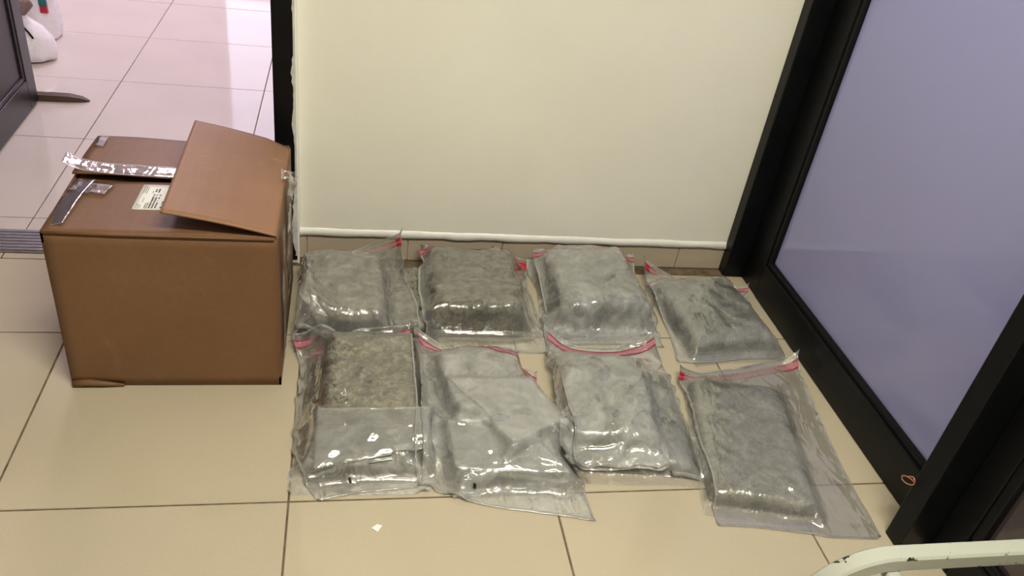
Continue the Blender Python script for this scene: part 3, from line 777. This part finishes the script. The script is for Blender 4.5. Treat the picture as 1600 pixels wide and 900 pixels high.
def bag(corners, seed, film, label, slack=.05, mid=None, print_at=None, zipr=(.925, .965), res=.0055, bend=.9, noise=.006, zipk='', puff=.3, tabs=()):
    global H
    TL, TR, BR, BL = [np.array(c, float) for c in corners]
    wd = max(np.linalg.norm(TL-TR), np.linalg.norm(BL-BR)); ln = max(np.linalg.norm(TL-BL), np.linalg.norm(TR-BR))
    nu, nv = int(wd/res)+4, int(ln/res)+4
    Hs = np.maximum(H, blur(H, 2))
    P = drape(corners, nu, nv, Hs, slack, 80, 7, seed, bend=bend, noise=noise, edge_soft=.004, mid=mid, floorlim=(1.462, .985), puff=puff)
    c = (TL+TR+BR+BL)/4; org = np.array([c[0], c[1], 0.0])
    root = empty('zip_bag', tuple(org)); tag(root, label, 'bag', 'clear zip bags laid out in two rows')
    # under sheet: follows the seams, lies on the floor
    Q = P.copy()
    # flatten the interior of the lower sheet, smooth from the seams
    zq = Q[..., 2].copy(); edge = np.zeros(zq.shape, bool); edge[0] = edge[-1] = True; edge[:, 0] = edge[:, -1] = True
    fl = UNDER(Q[..., 0], Q[..., 1])+.0012
    dist = np.minimum(np.minimum(np.arange(nv)[:, None], np.arange(nv)[::-1][:, None]), np.minimum(np.arange(nu)[None, :], np.arange(nu)[::-1][None, :]))
    wgt = np.clip(1-dist/6.0, 0, 1)**2
    zq = np.where(edge, zq, np.minimum(zq-.0006, fl*(1-wgt)+zq*wgt)); Q[..., 2] = zq
    V = np.concatenate([(P-org).reshape(-1, 3), (Q-org).reshape(-1, 3)])
    F = np.concatenate([sheet_faces(nv, nu), sheet_faces(nv, nu, nv*nu, True)])
    from_np('bag_film', V, F, M[film], root, True)
    # press seal
    r0, r1 = zipr[0]*(nv-1), zipr[1]*(nv-1)
    for nm, a, b, mt, lf in (('zip_band', r0-.2, r1+.2, 'zipband', .0010), ('zip_line', r0, r0+(r1-r0)*.15, 'zipline', .0018), ('zip_line', r1-(r1-r0)*.15, r1, 'zipline', .0018)):
        R = strip_from(P, (a, b), lf, None)
        V2, F2 = grid_sheet(R-org, .0006); u = np.tile(np.linspace(0, 1, nu), 4)
        uv = np.stack([u, np.zeros_like(u)], 1); uv = np.concatenate([uv, uv])
        from_np(nm, V2, F2, M[mt+zipk], root, True, uv)
    # fused red ends of the press seal
    for t_ in tabs:
        for (a, b) in ((r0-.5, r0+(r1-r0)*.38), (r1-(r1-r0)*.38, r1+.5)):
            kk = 5; cs = slice(0, kk) if t_ == 'L' else slice(nu-kk, nu)
            R = strip_from(P, (a, min(b, nv-1.01)), .0026, None)[:, cs]
            V2, F2 = grid_sheet(R-org, .0012); from_np('seal_end', V2, F2, M['sealend'], root, True)
    # welded side and bottom seams
    k = 2
    for (sl_, nm) in ((np.s_[:, 0:k], 'side_seam'), (np.s_[:, nu-k:nu], 'side_seam'), (np.s_[0:k, :], 'bottom_seam'), (np.s_[nv-k:nv, :], 'top_edge')):
        R = P[sl_]+np.array([0, 0, .0009]); V2, F2 = grid_sheet(R-org, .0005); from_np(nm, V2, F2, M['seam'], root, True)
    # small printed marks near the bottom seam
    for (fu, fv, du, dv, mt) in (print_at or []):
        iu, iv = fu*(nu-1), fv*(nv-1)
        bm = bmesh.new(); q = []
        for a, b in ((-1, -1), (1, -1), (1, 1), (-1, 1)):
            uu = min(max(iu+a*du/res/2, 0), nu-1.01); vv = min(max(iv+b*dv/res/2, 0), nv-1.01); i, j_ = int(vv), int(uu); fa, fb = vv-i, uu-j_
            pt_ = (P[i, j_]*(1-fb)+P[i, j_+1]*fb)*(1-fa)+(P[i+1, j_]*(1-fb)+P[i+1, j_+1]*fb)*fa
            q.append(bm.verts.new(Vector(pt_-org)+Vector((0, -.0008, .0016))))
        f = bm.faces.new(q); ex = bmesh.ops.extrude_face_region(bm, geom=[f])
        for v in ex['geom']:
            if isinstance(v, bmesh.types.BMVert): v.co.z += .0003
        obj('printed_mark', bm, M[mt], root)
    H = np.maximum(H, raster(P)+.0006)
    return root
HU = H.copy()
def UNDER(x, y): return sample(HU, x, y)
def begin():
    """remember what already lies on the floor, for the lower sheet of the next bag"""
    global HU
    HU = blur(H, 1)

def film_flap(root, corners, film, seed, amp=.004, lift=.003, n=(26, 40), fall=None):
    """excess vacuum film folded over a pack: a creased sheet resting on what lies below"""
    global H
    TL, TR, BR, BL = [np.array(c, float) for c in corners]
    u = np.linspace(0, 1, n[1])[None, :, None]; v = np.linspace(0, 1, n[0])[:, None, None]
    P = (BL*(1-u)+BR*u)*(1-v)+(TL*(1-u)+TR*u)*v
    r = np.random.default_rng(seed); a1, a2 = r.uniform(0, 6.28, 2)
    U, Vv = u[..., 0]+0*v[..., 0], v[..., 0]+0*u[..., 0]
    tri = lambda q: np.abs((q % 1)*2-1)
    fold = amp*(tri(U*2.3+Vv*.8+a1)+.6*tri(U*4.1-Vv*1.7+a2)+.4*tri(U*1.1+Vv*3.1))*(1-.7*Vv)
    P[..., 2] = np.maximum(P[..., 2]+fold, sample(H, P[..., 0], P[..., 1])+lift)
    inv = root.matrix_world if False else None
    c, sn = math.cos(root.rotation_euler[2]), math.sin(root.rotation_euler[2]); o = np.array(root.location)
    L = (P-o)@np.array([[c, sn, 0], [-sn, c, 0], [0, 0, 1]]).T
    V2, F2 = grid_sheet(L, .0005); from_np('film_flap', V2, F2, M[film], root, True)
    H = np.maximum(H, raster(P)+.0006)

# ---- back row
begin()
herb_pack(0, .112, .742, .02, .245, .345, .098, 'herb_grey', 'pack_mid', 'grey herb pack at left of back row, in the bag behind the box corner', 21)
herb_pack(1, .290, .735, .04, .10, .31, .056, 'herb_grey', 'pack_clear', 'narrow darker herb pack beside the leftmost back row pack', 22, flange=(.02, .02))
bag([(-.008, .945, .03), (.284, .930, .165), (.335, .545, .006), (-.026, .555, .006)], 31, 'bag', 'clear zip bag at left end of the back row, one zip corner sticking up', tabs=('L','R'), mid={'T': (.0, .01, .015)}, zipk='_faint')
begin()
herb_pack(2, .500, .792, -.02, .285, .335, .092, 'herb_grey', 'pack_clear', 'flat grey green herb pack, second from left in the back row', 23, flange=(.06, .03))
bag([(.346, .965, .085), (.708, .955, .045), (.690, .535, .006), (.335, .53, .006)], 32, 'bag_clear', 'clear zip bag second from left in the back row, with shiny lower edge', tabs=('R',), mid={'T': (0, .01, .045)}, zipk='_faint')
begin()
herb_pack(3, .885, .805, .03, .285, .325, .101, 'herb_dark', 'pack_white', 'herb pack in whitish crinkled film, third from left in the back row', 24, slack=.06)
bag([(.708, .95, .10), (1.06, .965, .08), (1.055, .545, .006), (.69, .55, .006)], 33, 'bag_hazy', 'hazy zip bag third from left in the back row, white crinkles on top', mid={'T': (0, .01, .035)}, zipk='_faint')
begin()
herb_pack(4, 1.255, .695, .10, .275, .345, .062, 'herb_dark', 'pack_mid', 'herb pack at right end of the back row, near the glazed partition', 25, slack=.025, lobes=.0025)
bag([(1.085, .94, .09), (1.455, .86, .04), (1.425, .500, .006), (1.078, .485, .006)], 34, 'bag_hazy', 'clear zip bag at right end of the back row with a red zip corner', tabs=('L',), mid={'T': (0, -.01, .0)}, zipk='_faint')
# ---- front row
begin()
herb_pack(5, .165, .275, -.04, .275, .41, .042, 'herb_dark', 'pack_white', 'lower herb pack under the olive one at left of the front row', 46, flange=(.05, .02), slack=.06)
pk = herb_pack(6, .182, .350, -.02, .245, .325, .046, 'herb_olive', 'pack_clear', 'olive herb pack seen clearly at left of the front row', 26, flange=(.10, .03), slack=.015, lobes=.0025, z0=.046)
film_flap(pk, [(.055, .200, .090), (.318, .200, .090), (.312, .105, .046), (.050, .060, .030)], 'flap', 61, .008)
bag([(-.027, .55, .05), (.292, .575, .07), (.285, .03, .006), (.065, .0, .006)], 35, 'bag_clear', 'clear zip bag at left of the front row over the olive herb block', mid={'L': (-.035, 0, 0)}, zipk='_faint', print_at=[(.36, .05, .008, .010, 'ink'), (.66, .10, .07, .0015, 'ink'), (.66, .115, .07, .0012, 'ink')])
begin()
herb_pack(7, .488, .205, .14, .27, .35, .044, 'herb_dark', 'pack_white', 'lower herb pack in milky film, second from left in the front row', 47, flange=(.02, .02), slack=.06)
pk = herb_pack(8, .470, .300, .10, .215, .29, .044, 'herb_dark', 'pack_white', 'upper herb pack in milky creased film, second from left in the front row', 27, flange=(.09, .03), slack=.06, z0=.048)
film_flap(pk, [(.375, .30, .096), (.585, .30, .096), (.640, .150, .088), (.510, .085, .076)], 'flap', 62, .004)
film_flap(pk, [(.360, .16, .085), (.560, .12, .075), (.640, .02, .040), (.370, .045, .035)], 'flap', 63, .006)
bag([(.297, .545, .085), (.632, .40, .035), (.682, -.09, .006), (.287, .03, .006)], 36, 'bag_hazy', 'milky zip bag second from left in the front row, slanted pink seal', mid={'B': (0, -.015, 0)}, print_at=[(.33, .06, .008, .010, 'ink'), (.42, .06, .012, .004, 'label')])
begin()
herb_pack(9, .835, .235, -.10, .30, .37, .042, 'herb_dark', 'pack_mid', 'lower dark green herb pack, third from left in the front row', 29, flange=(.03, .02), slack=.05)
herb_pack(10, .785, .265, -.12, .235, .32, .045, 'herb_dark', 'pack_white', 'upper herb pack under whitish crinkled film, third from left in the front row', 28, flange=(.06, .03), slack=.06, z0=.046)
bag([(.69, .60, .06), (1.02, .57, .07), (1.02, .02, .006), (.66, .055, .006)], 37, 'bag_hazy', 'zip bag third from left in the front row, wavy pink seal along its top', mid={'T': (0, -.03, -.02)})
begin()
herb_pack(11, 1.150, .14, -.22, .265, .44, .046, 'herb_grey', 'pack_mid', 'flat herb pack at right of the front row beside the partition', 30, flange=(.04, .03), slack=.018, lobes=.002)
bag([(1.05, .42, .045), (1.452, .48, .055), (1.36, -.165, .006), (.975, -.115, .006)], 38, 'bag', 'clear zip bag at right end of the front row, right half empty', tabs=('L',), slack=.03, puff=.15, bend=.9, zipk='_faint')
